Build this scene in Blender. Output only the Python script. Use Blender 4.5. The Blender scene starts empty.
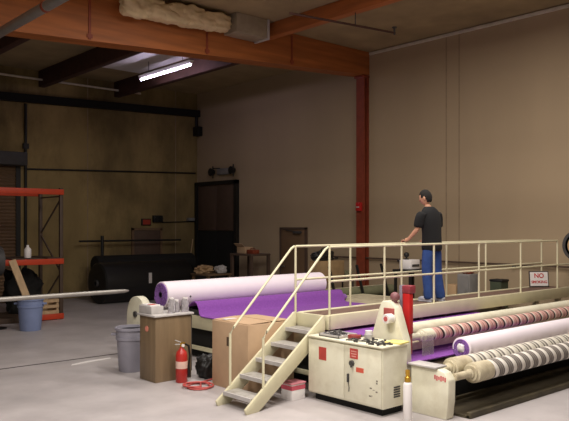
import bpy, bmesh, math, random
from mathutils import Vector, Matrix, noise
random.seed(7)
S = bpy.context.scene
COL = S.collection
PI = math.pi

# ------------------------------------------------------------------ materials
def lin(c):
    r = []
    for v in c:
        v = v / 255.0
        r.append(v / 12.92 if v <= 0.04045 else ((v + 0.055) / 1.055) ** 2.4)
    return r
MATS = {}
def mat(name, c, rough=0.6, metal=0.0, var=0.12, scale=6.0, bump=0.0, stain=None, stain_amt=0.5, stain_scale=2.0, stretch=(1, 1, 1)):
    if name in MATS: return MATS[name]
    m = bpy.data.materials.new(name); m.use_nodes = True
    nt = m.node_tree; b = nt.nodes['Principled BSDF']
    b.inputs['Roughness'].default_value = rough; b.inputs['Metallic'].default_value = metal
    tc = nt.nodes.new('ShaderNodeTexCoord'); mp = nt.nodes.new('ShaderNodeMapping')
    mp.inputs['Scale'].default_value = stretch
    nt.links.new(tc.outputs['Object'], mp.inputs['Vector'])
    nz = nt.nodes.new('ShaderNodeTexNoise'); nz.inputs['Scale'].default_value = scale; nz.inputs['Detail'].default_value = 6
    nt.links.new(mp.outputs['Vector'], nz.inputs['Vector'])
    L = lin(c)
    rp = nt.nodes.new('ShaderNodeValToRGB')
    rp.color_ramp.elements[0].position = 0.3; rp.color_ramp.elements[1].position = 0.7
    rp.color_ramp.elements[0].color = [max(0, v * (1 - var)) for v in L] + [1]
    rp.color_ramp.elements[1].color = [min(1, v * (1 + var)) for v in L] + [1]
    nt.links.new(nz.outputs['Fac'], rp.inputs['Fac'])
    out = rp.outputs['Color']
    if stain:
        n2 = nt.nodes.new('ShaderNodeTexNoise'); n2.inputs['Scale'].default_value = stain_scale; n2.inputs['Detail'].default_value = 8
        n2.inputs['Roughness'].default_value = 0.65
        nt.links.new(mp.outputs['Vector'], n2.inputs['Vector'])
        r2 = nt.nodes.new('ShaderNodeValToRGB')
        r2.color_ramp.elements[0].position = 0.45; r2.color_ramp.elements[1].position = 0.7
        r2.color_ramp.elements[0].color = (0, 0, 0, 1); r2.color_ramp.elements[1].color = (stain_amt, stain_amt, stain_amt, 1)
        nt.links.new(n2.outputs['Fac'], r2.inputs['Fac'])
        mx = nt.nodes.new('ShaderNodeMix'); mx.data_type = 'RGBA'
        nt.links.new(r2.outputs['Color'], mx.inputs[0]); nt.links.new(out, mx.inputs[6])
        mx.inputs[7].default_value = lin(stain) + [1]
        out = mx.outputs[2]
    nt.links.new(out, b.inputs['Base Color'])
    if bump:
        bp = nt.nodes.new('ShaderNodeBump'); bp.inputs['Strength'].default_value = bump; bp.inputs['Distance'].default_value = 0.02
        nt.links.new(nz.outputs['Fac'], bp.inputs['Height']); nt.links.new(bp.outputs['Normal'], b.inputs['Normal'])
    MATS[name] = m
    return m
def stripes(name, bands, pitch, slant=0.35, rough=0.7):
    """bands: list of (position, sRGB) repeated along X every pitch metres, slightly spiral"""
    m = bpy.data.materials.new(name); m.use_nodes = True; nt = m.node_tree; b = nt.nodes['Principled BSDF']
    b.inputs['Roughness'].default_value = rough
    tc = nt.nodes.new('ShaderNodeTexCoord'); sp = nt.nodes.new('ShaderNodeSeparateXYZ')
    nt.links.new(tc.outputs['Object'], sp.inputs[0])
    a = nt.nodes.new('ShaderNodeMath'); a.operation = 'MULTIPLY_ADD'
    nt.links.new(sp.outputs['Z'], a.inputs[0]); a.inputs[1].default_value = slant; nt.links.new(sp.outputs['X'], a.inputs[2])
    d = nt.nodes.new('ShaderNodeMath'); d.operation = 'DIVIDE'; nt.links.new(a.outputs[0], d.inputs[0]); d.inputs[1].default_value = pitch
    fr = nt.nodes.new('ShaderNodeMath'); fr.operation = 'FRACT'; nt.links.new(d.outputs[0], fr.inputs[0])
    rp = nt.nodes.new('ShaderNodeValToRGB'); rp.color_ramp.interpolation = 'CONSTANT'
    e = rp.color_ramp.elements
    e[0].position = bands[0][0]; e[0].color = lin(bands[0][1]) + [1]
    e[1].position = bands[1][0]; e[1].color = lin(bands[1][1]) + [1]
    for p, c in bands[2:]:
        q = e.new(p); q.color = lin(c) + [1]
    nt.links.new(fr.outputs[0], rp.inputs['Fac']); nt.links.new(rp.outputs['Color'], b.inputs['Base Color'])
    return m
def emis(name, c, s):
    m = bpy.data.materials.new(name); m.use_nodes = True; b = m.node_tree.nodes['Principled BSDF']
    b.inputs['Base Color'].default_value = lin(c) + [1]
    b.inputs['Emission Color'].default_value = lin(c) + [1]; b.inputs['Emission Strength'].default_value = s
    return m

# ------------------------------------------------------------------ mesh builder
class MB:
    def __init__(s): s.bm = bmesh.new()
    def _bev(s, verts, w, seg=2):
        if w <= 0: return
        ed = {e for v in verts for e in v.link_edges}
        bmesh.ops.bevel(s.bm, geom=list(ed), offset=w, segments=seg, profile=0.5, affect='EDGES')
    def box(s, x0, x1, y0, y1, z0, z1, bev=0.0, rot=None, seg=2):
        c = Vector(((x0 + x1) / 2, (y0 + y1) / 2, (z0 + z1) / 2))
        M = Matrix.Translation(c) @ (rot.to_4x4() if rot else Matrix()) @ Matrix.Diagonal((abs(x1 - x0), abs(y1 - y0), abs(z1 - z0), 1))
        r = bmesh.ops.create_cube(s.bm, size=1, matrix=M)
        s._bev(r['verts'], bev, seg); return s
    def bar(s, p0, p1, w, h, up=(0, 0, 1), bev=0.0):
        """rectangular bar from p0 to p1: w across, h along 'up'"""
        p0, p1 = Vector(p0), Vector(p1); d = (p1 - p0); L = d.length; d.normalize()
        side = d.cross(Vector(up)).normalized(); u = side.cross(d).normalized()
        R = Matrix((d, side, u)).transposed()
        M = Matrix.Translation((p0 + p1) / 2) @ R.to_4x4() @ Matrix.Diagonal((L, w, h, 1))
        r = bmesh.ops.create_cube(s.bm, size=1, matrix=M); s._bev(r['verts'], bev); return s
    def cyl(s, p0, p1, r0, r1=None, seg=24, caps=True):
        r1 = r0 if r1 is None else r1
        p0, p1 = Vector(p0), Vector(p1); d = p1 - p0
        q = Vector((0, 0, 1)).rotation_difference(d.normalized()).to_matrix().to_4x4()
        bmesh.ops.create_cone(s.bm, cap_ends=caps, segments=seg, radius1=r0, radius2=r1, depth=d.length, matrix=Matrix.Translation((p0 + p1) / 2) @ q)
        return s
    def sph(s, c, r, seg=20, rings=12, rot=None):
        r = (r, r, r) if not isinstance(r, (tuple, list)) else r
        bmesh.ops.create_uvsphere(s.bm, u_segments=seg, v_segments=rings, radius=1, matrix=Matrix.Translation(c) @ (rot.to_4x4() if rot else Matrix()) @ Matrix.Diagonal((r[0], r[1], r[2], 1)))
        return s
    def lathe(s, c, prof, seg=28, axis='Z'):
        rings = []
        for r, h in prof:
            ring = []
            for i in range(seg):
                a = 2 * PI * i / seg
                if axis == 'Z': p = (c[0] + r * math.cos(a), c[1] + r * math.sin(a), c[2] + h)
                elif axis == 'X': p = (c[0] + h, c[1] + r * math.cos(a), c[2] + r * math.sin(a))
                else: p = (c[0] + r * math.sin(a), c[1] + h, c[2] + r * math.cos(a))
                ring.append(s.bm.verts.new(p))
            rings.append(ring)
        for a, b in zip(rings, rings[1:]):
            for i in range(seg):
                j = (i + 1) % seg
                s.bm.faces.new((a[i], a[j], b[j], b[i]))
        if prof[0][0] > 1e-4: s.bm.faces.new(list(reversed(rings[0])))
        if prof[-1][0] > 1e-4: s.bm.faces.new(rings[-1])
        return s
    def prism(s, pts, axis, a0, a1, bev=0.0):
        def P(u, v, w):
            return {'X': (w, u, v), 'Y': (u, w, v), 'Z': (u, v, w)}[axis]
        A = [s.bm.verts.new(P(u, v, a0)) for u, v in pts]; B = [s.bm.verts.new(P(u, v, a1)) for u, v in pts]
        n = len(pts)
        s.bm.faces.new(list(reversed(A))); s.bm.faces.new(B)
        for i in range(n): s.bm.faces.new((A[i], A[(i + 1) % n], B[(i + 1) % n], B[i]))
        if bev: s._bev(A + B, bev)
        return s
    def tube(s, pts, r, seg=10, closed=False):
        pts = [Vector(p) for p in pts]; n = len(pts); rings = []
        for i, p in enumerate(pts):
            a = pts[(i - 1) % n] if (i > 0 or closed) else p
            b = pts[(i + 1) % n] if (i < n - 1 or closed) else p
            t = (b - a).normalized()
            ref = Vector((0, 0, 1)) if abs(t.z) < 0.95 else Vector((1, 0, 0))
            x = t.cross(ref).normalized(); y = x.cross(t).normalized()
            k = 1.0
            if 0 < i < n - 1:
                c = (pts[i] - pts[i - 1]).normalized().dot((pts[i + 1] - pts[i]).normalized())
                k = 1 / max(0.6, math.cos(math.acos(max(-1, min(1, c))) / 2))
            rings.append([s.bm.verts.new(p + x * (r * k * math.cos(2 * PI * j / seg)) + y * (r * k * math.sin(2 * PI * j / seg))) for j in range(seg)])
        pr = list(zip(rings, rings[1:])) + ([(rings[-1], rings[0])] if closed else [])
        for a, b in pr:
            for j in range(seg): s.bm.faces.new((a[j], a[(j + 1) % seg], b[(j + 1) % seg], b[j]))
        if not closed:
            s.bm.faces.new(list(reversed(rings[0]))); s.bm.faces.new(rings[-1])
        return s
    def blob(s, c, r, amp=0.2, sc=2.0, sub=4, seed=0, flat=None):
        res = bmesh.ops.create_icosphere(s.bm, subdivisions=sub, radius=1)
        for v in res['verts']:
            n = v.co.normalized()
            k = 1 + amp * noise.fractal(n * sc + Vector((seed * 3.1, seed, 0)), 0.8, 2.0, 4)
            # squarer than a ball
            m = max(abs(n.x), abs(n.y), abs(n.z)) ** 0.55
            q = Vector((n.x * r[0], n.y * r[1], n.z * r[2])) * (k / m)
            if flat is not None and c[2] + q.z < flat: q.z = flat - c[2]
            v.co = Vector(c) + q
        return s
    def mesh(s, name, origin, smooth=None):
        bmesh.ops.recalc_face_normals(s.bm, faces=s.bm.faces)
        me = bpy.data.meshes.new(name)
        for v in s.bm.verts: v.co -= Vector(origin)
        s.bm.to_mesh(me); s.bm.free()
        return me

def shade(me, ang=40):
    me.polygons.foreach_set('use_smooth', [True] * len(me.polygons))
    try: me.set_sharp_from_angle(angle=math.radians(ang))
    except Exception: pass
def origin_of(o): 
    v = Vector(o.location)
    p = o.parent
    while p: v += Vector(p.location); p = p.parent
    return v
def tag(o, label, cat=None, group=None, kind=None):
    if label: o['label'] = label
    if cat: o['category'] = cat
    if group: o['group'] = group
    if kind: o['kind'] = kind
    return o
def thing(name, loc, label, cat, group=None):
    o = bpy.data.objects.new(name, None); COL.objects.link(o); o.location = loc; o.empty_display_size = 0.2
    return tag(o, label, cat, group)
def part(name, mb, m, parent, label=None, ang=40):
    me = mb.mesh(name, origin_of(parent)); shade(me, ang)
    me.materials.append(m)
    o = bpy.data.objects.new(name, me); COL.objects.link(o); o.parent = parent
    if label: o['label'] = label
    return o
def solo(name, mb, m, loc, label, cat, group=None, ang=40):
    me = mb.mesh(name, loc); shade(me, ang); me.materials.append(m)
    o = bpy.data.objects.new(name, me); COL.objects.link(o); o.location = loc
    return tag(o, label, cat, group)
def struct(name, mb, m, parent=None):
    me = mb.mesh(name, origin_of(parent) if parent else (0, 0, 0)); shade(me, 30); me.materials.append(m)
    o = bpy.data.objects.new(name, me); COL.objects.link(o)
    if parent: o.parent = parent
    else: o['kind'] = 'structure'
    return o
def dup(o, loc, label=None, group=None):
    r = o.copy(); COL.objects.link(r); r.location = loc
    if label: r['label'] = label
    if group: r['group'] = group
    for ch in list(o.children):
        c = ch.copy(); COL.objects.link(c); c.parent = r
        for g in ch.children:
            d = g.copy(); COL.objects.link(d); d.parent = c
    return r

# ------------------------------------------------------------------ palette
concrete = mat('floor_concrete', (178, 172, 172), 0.5, var=0.12, scale=1.3, stain=(142, 136, 137), stain_amt=0.5, stain_scale=0.8)
wall_tan = mat('wall_tan_paint', (168, 148, 120), 0.9, var=0.05, scale=0.7, stretch=(1, 1, 0.3))
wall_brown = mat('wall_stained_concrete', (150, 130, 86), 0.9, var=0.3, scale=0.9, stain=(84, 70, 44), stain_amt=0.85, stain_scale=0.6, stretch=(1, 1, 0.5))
wall_dark = mat('wall_rear_paint', (120, 105, 85), 0.9)
ceil_m = mat('ceiling_plywood', (156, 136, 102), 0.95, var=0.18, scale=1.4)
joint_m = mat('joint_dark', (146, 127, 102), 0.9)
floor_joint = mat('floor_joint', (78, 73, 72), 0.9)
glulam = mat('glulam_timber', (162, 94, 44), 0.6, var=0.25, scale=3, stretch=(0.25, 3, 3))
timber_red = mat('purlin_timber', (176, 104, 54), 0.7, var=0.2, scale=3, stretch=(3, 0.25, 3))
oxide = mat('oxide_steel', (132, 58, 34), 0.6, var=0.15)
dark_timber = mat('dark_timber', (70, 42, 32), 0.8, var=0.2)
galv = mat('galvanised', (150, 146, 140), 0.45, 0.5, var=0.1)
white_trim = mat('white_trim', (205, 196, 182), 0.5)
cream = mat('cream_enamel', (229, 226, 204), 0.5, var=0.05, scale=4, stain=(184, 174, 142), stain_amt=0.5, stain_scale=2.4)
cream_clean = mat('cream_rail_paint', (214, 208, 176), 0.45, var=0.05)
cream_dark = mat('cream_worn', (200, 190, 162), 0.6, var=0.1, stain=(132, 114, 90), stain_amt=0.6, stain_scale=5)
black = mat('black_plastic', (22, 22, 22), 0.5)
black_matte = mat('black_matte', (15, 14, 13), 0.9)
dark_grey = mat('dark_grey', (62, 60, 60), 0.6)
grey = mat('grey_paint', (128, 126, 124), 0.6)
lt_grey = mat('light_grey', (186, 182, 180), 0.6)
grey_can = mat('grey_can_plastic', (150, 148, 160), 0.5, var=0.06)
blue_can = mat('blue_can_plastic', (128, 142, 180), 0.5, var=0.06)
red_m = mat('red_paint', (188, 34, 34), 0.4, var=0.08)
red_deep = mat('red_label', (190, 70, 62), 0.65)
orange = mat('rack_orange', (190, 62, 30), 0.5, var=0.1)
white_m = mat('white_plastic', (232, 228, 226), 0.45, var=0.03)
brass = mat('brass', (196, 154, 58), 0.3, 0.8)
cardboard = mat('cardboard', (190, 160, 128), 0.85, var=0.05)
cardboard2 = mat('cardboard_pale', (176, 146, 110), 0.85, var=0.05)
wood_v = mat('wood_veneer', (124, 104, 78), 0.5, var=0.2, scale=3, stretch=(4, 4, 0.4))
wood_pale = mat('pale_wood', (186, 158, 122), 0.7, var=0.15, stretch=(3, 3, 0.4))
purple = mat('purple_pile', (130, 72, 158), 0.95, var=0.12, scale=40, bump=0.3)
purple_dk = mat('purple_pile_edge', (136, 94, 168), 0.95, var=0.3, scale=30)
backing = mat('carpet_backing', (236, 226, 234), 0.85, var=0.02)
tread_m = mat('tread_plate', (170, 166, 160), 0.55, 0.2, var=0.15, scale=20, stain=(120, 112, 100), stain_amt=0.6, stain_scale=6)
deck_m = mat('deck_boards', (112, 88, 76), 0.8, var=0.15)
jeans_m = mat('denim', (42, 70, 128), 0.9, var=0.15, scale=12)
shirt_m = mat('black_cotton', (15, 15, 17), 0.95)
skin_m = mat('skin', (196, 146, 118), 0.6, var=0.04)
hair_m = mat('dark_hair', (20, 15, 12), 0.9, var=0.2, scale=30)
steel_m = mat('steel', (140, 138, 132), 0.35, 0.7)
insul = mat('insulation', (222, 200, 158), 0.9, var=0.12, scale=5, bump=0.4)
door_brown = mat('door_brown', (110, 86, 62), 0.7, var=0.08)
door_dk = mat('door_dark', (84, 66, 54), 0.7, var=0.1)
green_dk = mat('dark_green', (66, 74, 56), 0.7)
olive = mat('olive_carpet', (120, 120, 92), 0.95, var=0.15)

# ------------------------------------------------------------------ the room
H = 6.78
XR, YB = 14.0, 20.4
struct('floor', MB().box(-8, XR + .2, -7, YB + .2, -0.2, 0), concrete)
struct('ceiling', MB().box(-8, XR + .2, -7, YB + .2, H, H + .2), ceil_m)
struct('wall_right', MB().box(XR, XR + .2, -7, YB + .2, 0, H), wall_tan)
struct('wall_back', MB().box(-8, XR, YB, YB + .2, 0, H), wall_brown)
struct('wall_left', MB().box(-8.2, -8, -7, YB + .2, 0, H), wall_dark)
struct('wall_front', MB().box(-8, XR, -7.2, -7, 0, H), wall_dark)
# floor joint and wall panel joints
m_ = MB().box(-8, 13.4, 10.97, 11.03, 0, 0.002); struct('trim_1', m_, floor_joint)
m_ = MB().box(XR - .004, XR, 9.99, 10.02, 0, H); struct('trim_2', m_, joint_m)
m_ = MB().box(XR - .004, XR, 9.63, 9.66, 0, H); struct('trim_3', m_, joint_m)
m_ = MB().box(XR - .06, XR, 2.0, 12.4, H - .09, H - .02, .01); struct('trim_4', m_, white_trim)   # pale edge strip under the roof
for i, x in enumerate((9.9, 13.1)):
    struct('trim_%d' % (5 + i), MB().box(x, x + .03, YB - .004, YB, 0, H), joint_m)
struct('trim_7', MB().prism([(-8, 5.3), (XR, 5.98), (XR, 6.2), (-8, 5.55)], 'Y', YB - .2, YB), black_matte)        # dark ledger along the back wall

# doors
d = struct('door_1', MB().box(13.86, 14, 18.02, 18.14, 0, 3.68).box(13.86, 14, 20.24, 20.36, 0, 3.68).box(13.86, 14, 18.02, 20.36, 3.58, 3.7), black)
struct('door_panel', MB().box(13.93, 14, 18.14, 19.18, 2.05, 3.58, .01), door_dk, d)
struct('door_panel', MB().box(13.93, 14, 19.2, 20.24, 2.05, 3.58, .01), door_dk, d)
struct('door_leaf', MB().box(13.95, 14, 18.14, 19.18, 0, 2.04, .01), black_matte, d)
struct('door_leaf', MB().box(13.95, 14, 19.2, 20.24, 0, 2.04, .01), black_matte, d)
d = struct('door_2', MB().box(13.95, 14, 14.86, 15.9, 0, 2.1, .01), door_brown)
struct('door_frame', MB().box(13.93, 14, 14.8, 14.86, 0, 2.15).box(13.93, 14, 15.9, 15.96, 0, 2.15).box(13.93, 14, 14.8, 15.96, 2.1, 2.16), door_dk, d)
struct('door_closer', MB().box(13.86, 13.95, 15.0, 15.3, 1.98, 2.05, .01).bar((13.88, 15.25, 2.05), (13.93, 15.7, 2.08), .02, .02), dark_grey, d)
struct('door_handle', MB().cyl((13.95, 15.78, 1.0), (13.88, 15.78, 1.0), .025).box(13.86, 13.89, 15.66, 15.8, .985, 1.015, .005), steel_m, d)
d = struct('door_3', MB().box(11.5, 12.48, YB - .05, YB, 0, 2.06, .01), door_dk)
struct('door_frame', MB().box(11.42, 11.5, YB - .07, YB, 0, 2.13).box(12.48, 12.56, YB - .07, YB, 0, 2.13).box(11.42, 12.56, YB - .07, YB, 2.06, 2.14), door_brown, d)
struct('push_bar', MB().box(11.6, 12.4, YB - .12, YB - .08, 1.0, 1.06, .01).box(11.62, 11.68, YB - .09, YB - .04, .99, 1.07).box(12.32, 12.38, YB - .09, YB - .04, .99, 1.07), galv, d)
rs = MB()
for k in range(40): rs.prism([(YB - .08, k * .098), (YB - .11, k * .098 + .049), (YB - .08, k * .098 + .098), (YB - .02, k * .098 + .098), (YB - .02, k * .098)], 'X', 4.2, 7.65)
d = struct('door_4', rs, door_brown)
struct('roller_hood', MB().box(4.1, 7.85, YB - .5, YB, 3.92, 4.3, .03), dark_grey, d)
struct('door_guide', MB().box(7.65, 7.78, YB - .14, YB, 0, 3.95), black, d)

# ------------------------------------------------------------------ roof structure
def gz(x): return 5.345 + 0.0595 * max(x, 3.0)
t = thing('roof_girder', (9, 12.4, 5.9), 'deep orange-brown laminated timber girder crossing the room under the ceiling', 'beam')
part('timber', MB().prism([(-8, gz(-8)), (3, gz(3)), (13.98, gz(13.98)), (13.98, H - .01), (-8, H - .01)], 'Y', 12.42, 12.84), glulam, t)
for x in (6.05, 8.75, 11.2):
    part('strap', MB().box(x, x + .05, 12.405, 12.42, gz(x) + .02, H - .06).box(x - .03, x + .08, 12.4, 12.42, gz(x) + .05, gz(x) + .12), oxide, t)
t = thing('steel_column', (13.82, 12.42, 0), 'rust-red steel column against the tan wall under the girder', 'column')
part('shaft', MB().box(13.8, 13.84, 12.44, 12.72, 0, 6.1).box(13.95, 13.99, 12.44, 12.72, 0, 6.1).box(13.84, 13.95, 12.56, 12.6, 0, 6.1), oxide, t)
part('base_plate', MB().box(13.72, 13.99, 12.36, 12.8, 0, .02), oxide, t)
part('cap_plate', MB().box(13.76, 13.99, 12.42, 12.76, 6.1, gz(13.7) - .005), oxide, t)
t = thing('alarm_box', (13.75, 12.58, 2.6), 'small red alarm box fixed on the rust-red column', 'box')
part('case', MB().box(13.71, 13.8, 12.5, 12.66, 2.6, 2.82, .01), red_m, t)
part('pull_bar', MB().box(13.69, 13.71, 12.53, 12.63, 2.68, 2.71, .004), lt_grey, t)
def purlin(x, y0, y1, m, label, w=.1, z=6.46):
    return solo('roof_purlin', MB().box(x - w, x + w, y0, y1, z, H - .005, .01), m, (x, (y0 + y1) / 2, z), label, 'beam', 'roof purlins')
purlin(10.4, -2, 12.42, timber_red, 'orange timber purlin running from the girder out over the catwalk')
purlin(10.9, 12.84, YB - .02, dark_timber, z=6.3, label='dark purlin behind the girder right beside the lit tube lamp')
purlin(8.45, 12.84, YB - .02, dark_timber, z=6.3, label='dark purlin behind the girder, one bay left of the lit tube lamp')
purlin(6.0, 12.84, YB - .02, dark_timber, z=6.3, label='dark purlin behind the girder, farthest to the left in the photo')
t = thing('overhead_pipe', (4.6, 11, 5.52), 'thick grey pipe slung under the girder at the top left', 'pipe')
part('pipe_run', MB().cyl((4.42, 3, 5.56), (4.42, 20.0, 5.56), .08, seg=20), galv, t)
for y in (7, 10.5, 14.0, 17.5):
    part('hanger', MB().cyl((4.42, y, 5.6), (4.42, y, H), .012, seg=8).cyl((4.42, y - .03, 5.56), (4.42, y + .03, 5.56), .09, seg=20), oxide, t)
t = thing('sprinkler_pipe', (10, 9.6, 6.2), 'thin dark sprinkler pipe with end nozzle below the ceiling plywood', 'pipe')
part('pipe_run', MB().tube([(8.9, 9.9, 6.22), (10.2, 9.65, 6.21), (11.4, 9.42, 6.2)], .022), dark_timber, t)
part('nozzle', MB().cyl((11.38, 9.42, 6.16), (11.38, 9.42, 6.3), .02).cyl((11.38, 9.42, 6.3), (11.38, 9.42, 6.32), .05), dark_grey, t)
part('hanger', MB().cyl((10.4, 9.61, 6.2), (10.4, 9.61, 6.47), .01), dark_grey, t)
# lit tube lamp and a white panel added for its glow on the ceiling
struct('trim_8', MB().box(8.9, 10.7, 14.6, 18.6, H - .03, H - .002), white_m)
t = thing('tube_lamp', (10.12, 16.3, 6.3), 'lit fluorescent tube lamp hanging below the dark rear ceiling', 'lamp')
part('housing', MB().prism([(10.04, 6.42), (10.2, 6.42), (10.15, 6.34), (10.09, 6.34)], 'Y', 15.0, 17.55), white_m, t)
part('tube', MB().cyl((10.12, 15.04, 6.31), (10.12, 17.51, 6.31), .028, seg=16), emis('tube_glow', (236, 222, 255), 26), t)
for y in (15.4, 17.1): part('hanger', MB().cyl((10.12, y, 6.42), (10.12, y, H - .03), .008, seg=8), dark_grey, t)
# insulation and duct hanging from the girder
ins = MB()
for i in range(7):
    x = 6.9 + i * .325
    ins.blob((x, 12.15, 6.45 + .02 * math.sin(i * 2.1) + .012 * i), (.3, .17, .19 + .02 * math.cos(i * 1.7)), .22, 1.8, 4, seed=i)
solo('torn_insulation', ins, insul, (7.8, 12.0, 6.3), 'crumpled cream insulation blanket hanging in front of the girder', 'insulation', ang=60)
t = thing('duct_box', (9.4, 11.95, 6.34), 'pale grey sheet-metal duct end beside the crumpled insulation', 'duct')
part('duct_body', MB().box(9.22, 10.1, 11.95, 12.41, 6.36, 6.775, .008), mat('duct_grey', (160, 148, 128), .5), t)
part('flange', MB().box(10.07, 10.12, 11.92, 12.415, 6.33, 6.777, .005), lt_grey, t)

solo('corner_junction', MB().box(13.8, 13.99, 20.05, 20.38, 5.3, 5.62, .02).cyl((13.9, 20.3, 5.62), (13.9, 20.3, 6.0), .05), black, (13.9, 20.2, 5.3), 'black junction box high in the rear right corner', 'box')
# back wall fittings
solo('wall_conduit', MB().cyl((7.96, YB - .05, 0), (7.96, YB - .05, 5.75), .04).box(7.88, 8.04, YB - .1, YB, 4.45, 4.6), black, (7.96, YB, 0), 'dark vertical conduit on the stained back wall near the orange rack', 'pipe')
solo('wall_conduit', MB().cyl((8.0, YB - .03, 3.86), (13.9, YB - .03, 4.03), .025), black, (11, YB, 3.95), 'long dark horizontal pipe halfway up the stained back wall', 'pipe')
solo('wall_conduit', MB().cyl((-2, YB - .3, 6.47), (11.6, YB - .3, 6.47), .03), white_trim, (5, YB - .3, 6.47), 'pale horizontal pipe under the ceiling along the back wall', 'pipe')
solo('wall_conduit', MB().cyl((12.55, YB - .03, 2.32), (13.95, YB - .03, 2.36), .018), black, (13, YB, 2.32), 'short thin conduit right of the exit sign on the back wall', 'pipe')
t = thing('exit_sign', (11.98, YB, 2.3), 'small glowing red exit sign above the back wall door', 'sign')
part('sign_case', MB().box(11.78, 12.12, YB - .08, YB, 2.22, 2.44, .01), black, t)
part('sign_face', MB().box(11.81, 12.09, YB - .085, YB - .08, 2.25, 2.41), emis('exit_glow', (150, 50, 34), .02), t)
solo('wall_box', MB().box(12.2, 12.55, YB - .12, YB, 2.32, 2.55, .01).cyl((12.28, YB - .12, 2.43), (12.28, YB - .17, 2.43), .06).cyl((12.47, YB - .12, 2.43), (12.47, YB - .17, 2.43), .06), black, (12.4, YB, 2.32), 'black twin-lens box beside the small red exit sign', 'box')
solo('wall_box', MB().box(13.55, 13.8, YB - .15, YB, 2.38, 2.48, .01), grey, (13.6, YB, 2.4), 'small pale box on the back wall in the corner', 'box')
t = thing('emergency_light', (14, 18.7, 3.95), 'twin-headed emergency light above the tall dark double door', 'lamp')
part('battery_box', MB().box(13.85, 13.99, 18.35, 19.05, 3.9, 4.1, .02), grey, t)
for y in (18.14, 19.26):
    part('lamp_head', MB().lathe((13.8, y, 4.0), [(.03, .12), (.09, .08), (.13, -.06), (.11, -.07), (.0, -.05)], axis='X').bar((13.95, 18.4 if y < 18.7 else 19.0, 4.12), (13.85, y, 4.12), .03, .03).cyl((13.85, y, 3.8), (13.85, y, 4.2), .02), black, t)
t = thing('wall_pipe', (13.9, 10, 1.35), 'thin brown pipe running low along the tan wall behind the catwalk', 'pipe')
part('pipe_run', MB().cyl((13.92, 5.2, 1.36), (13.92, 14.6, 1.36), .02), door_dk, t)
for y in (6.0, 8.2, 11.4, 13.6): part('bracket', MB().box(13.9, 14, y - .02, y + .02, 1.3, 1.345), dark_grey, t)

# ------------------------------------------------------------------ far left: rack, cans, rolls
t = thing('pallet_rack', (5.8, 16.6, 0), 'orange pallet rack standing near the back left roller door', 'rack')
dark_post = mat('rack_post', (74, 58, 46), 0.6)
for x in (7.1, 4.2):
    for y in (16.0, 17.2): part('upright', MB().box(x - .04, x + .04, y - .04, y + .04, 0, 3.1, .006), dark_post, t)
    br = MB()
    for k, (z0, z1) in enumerate(((.2, 1.1), (1.1, 2.0), (2.0, 2.85))):
        a, b = (16.0, 17.2) if k % 2 else (17.2, 16.0)
        br.bar((x, a, z0), (x, b, z1), .03, .03)
    br.bar((x, 16, 2.9), (x, 17.2, 2.9), .03, .03).bar((x, 16, .2), (x, 17.2, .2), .03, .03)
    part('brace', br, dark_post, t)
for z, y in ((3.0, 15.94), (3.0, 17.26), (1.37, 15.94), (1.37, 17.26), (.08, 15.94)):
    part('shelf_beam', MB().box(4.16 if z > .5 else 6.5, 7.14, y - .025, y + .025, z - .065, z + .065, .01), orange, t, 'orange load beam')
deckp = MB()
for k in range(7): deckp.box(4.25 + k * .42, 4.25 + k * .42 + .3, 15.97, 17.23, 1.435, 1.46)
part('shelf_deck', deckp, dark_post, t)
solo('white_bottle', MB().lathe((6.35, 16.12, 1.462), [(.07, 0), (.08, .02), (.08, .2), (.03, .26), (.03, .3)], seg=16), white_m, (6.35, 16.1, 1.46), 'small white bottle standing on the lower orange rack beam', 'bottle')
solo('black_bundle', MB().blob((6.5, 16.82, .62), (.4, .26, .5), .3, 2.2, 4, 3), black_matte, (6.5, 16.82, .12), 'black wrapped bundle heaped inside the orange rack', 'bundle', ang=60)
t = thing('wooden_crate', (6.86, 16.25, .145), 'slatted pale wooden crate at the foot of the orange rack', 'crate')
cm = MB()
for z in (.15, .28, .41): cm.box(6.5, 7.05, 15.99, 16.02, z, z + .07)
for z in (.15, .28, .41): cm.box(6.5, 7.05, 16.5, 16.53, z, z + .07)
for x in (6.5, 7.0): cm.box(x, x + .05, 16.02, 16.5, .15, .48)
part('slat_sides', cm, wood_pale, t); part('crate_floor', MB().box(6.5, 7.05, 15.99, 16.53, .125, .15), wood_pale, t)
struct_pile = MB().box(4.3, 7.0, 15.98, 17.2, 0.0, .12)
solo('floor_pallet', struct_pile, dark_post, (5.6, 16.6, 0), 'dark low pallet on the floor inside the orange rack', 'pallet')
solo('leaning_plank', MB().bar((6.25, 15.3, .02), (5.84, 15.72, 1.44), .16, .035, up=(0, -1, .4)), wood_pale, (6.25, 15.3, 0), 'pale plank leaning on the orange rack behind the blue can', 'plank')
def can(loc, r, h, m, label, cat='trash can'):
    x, y, z = loc
    t = thing('trash_can', loc, label, cat, None)
    part('body', MB().lathe(loc, [(r * .78, 0), (r * .8, .01), (r * .97, h - .03), (r * .93, h - .03), (r * .76, .03), (0, .03)]), m, t)
    part('rim', MB().lathe(loc, [(r * .93, h - .04), (r * 1.05, h - .04), (r * 1.06, h), (r * .93, h), (r * .93, h - .04)]), m, t)
    part('band', MB().lathe(loc, [(r * .9, h * .72), (r * .99, h * .72), (r * 1.0, h * .78), (r * .9, h * .78)]), m, t)
    for s in (-1, 1):
        hx = x + s * r * .78; hy = y - s * r * .69
        part('handle', MB().box(hx - .06, hx + .06, hy - .035, hy + .035, h * .8, h * .86, .01, rot=Matrix.Rotation(-.72, 3, 'Z')), m, t)
    return t
can((5.38, 9.6, 0), .235, .665, grey_can, 'grey plastic trash can beside the brown wooden cabinet')
can((5.86, 14.72, 0), .27, .68, blue_can, 'blue-grey trash can in front of the orange rack')
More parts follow.
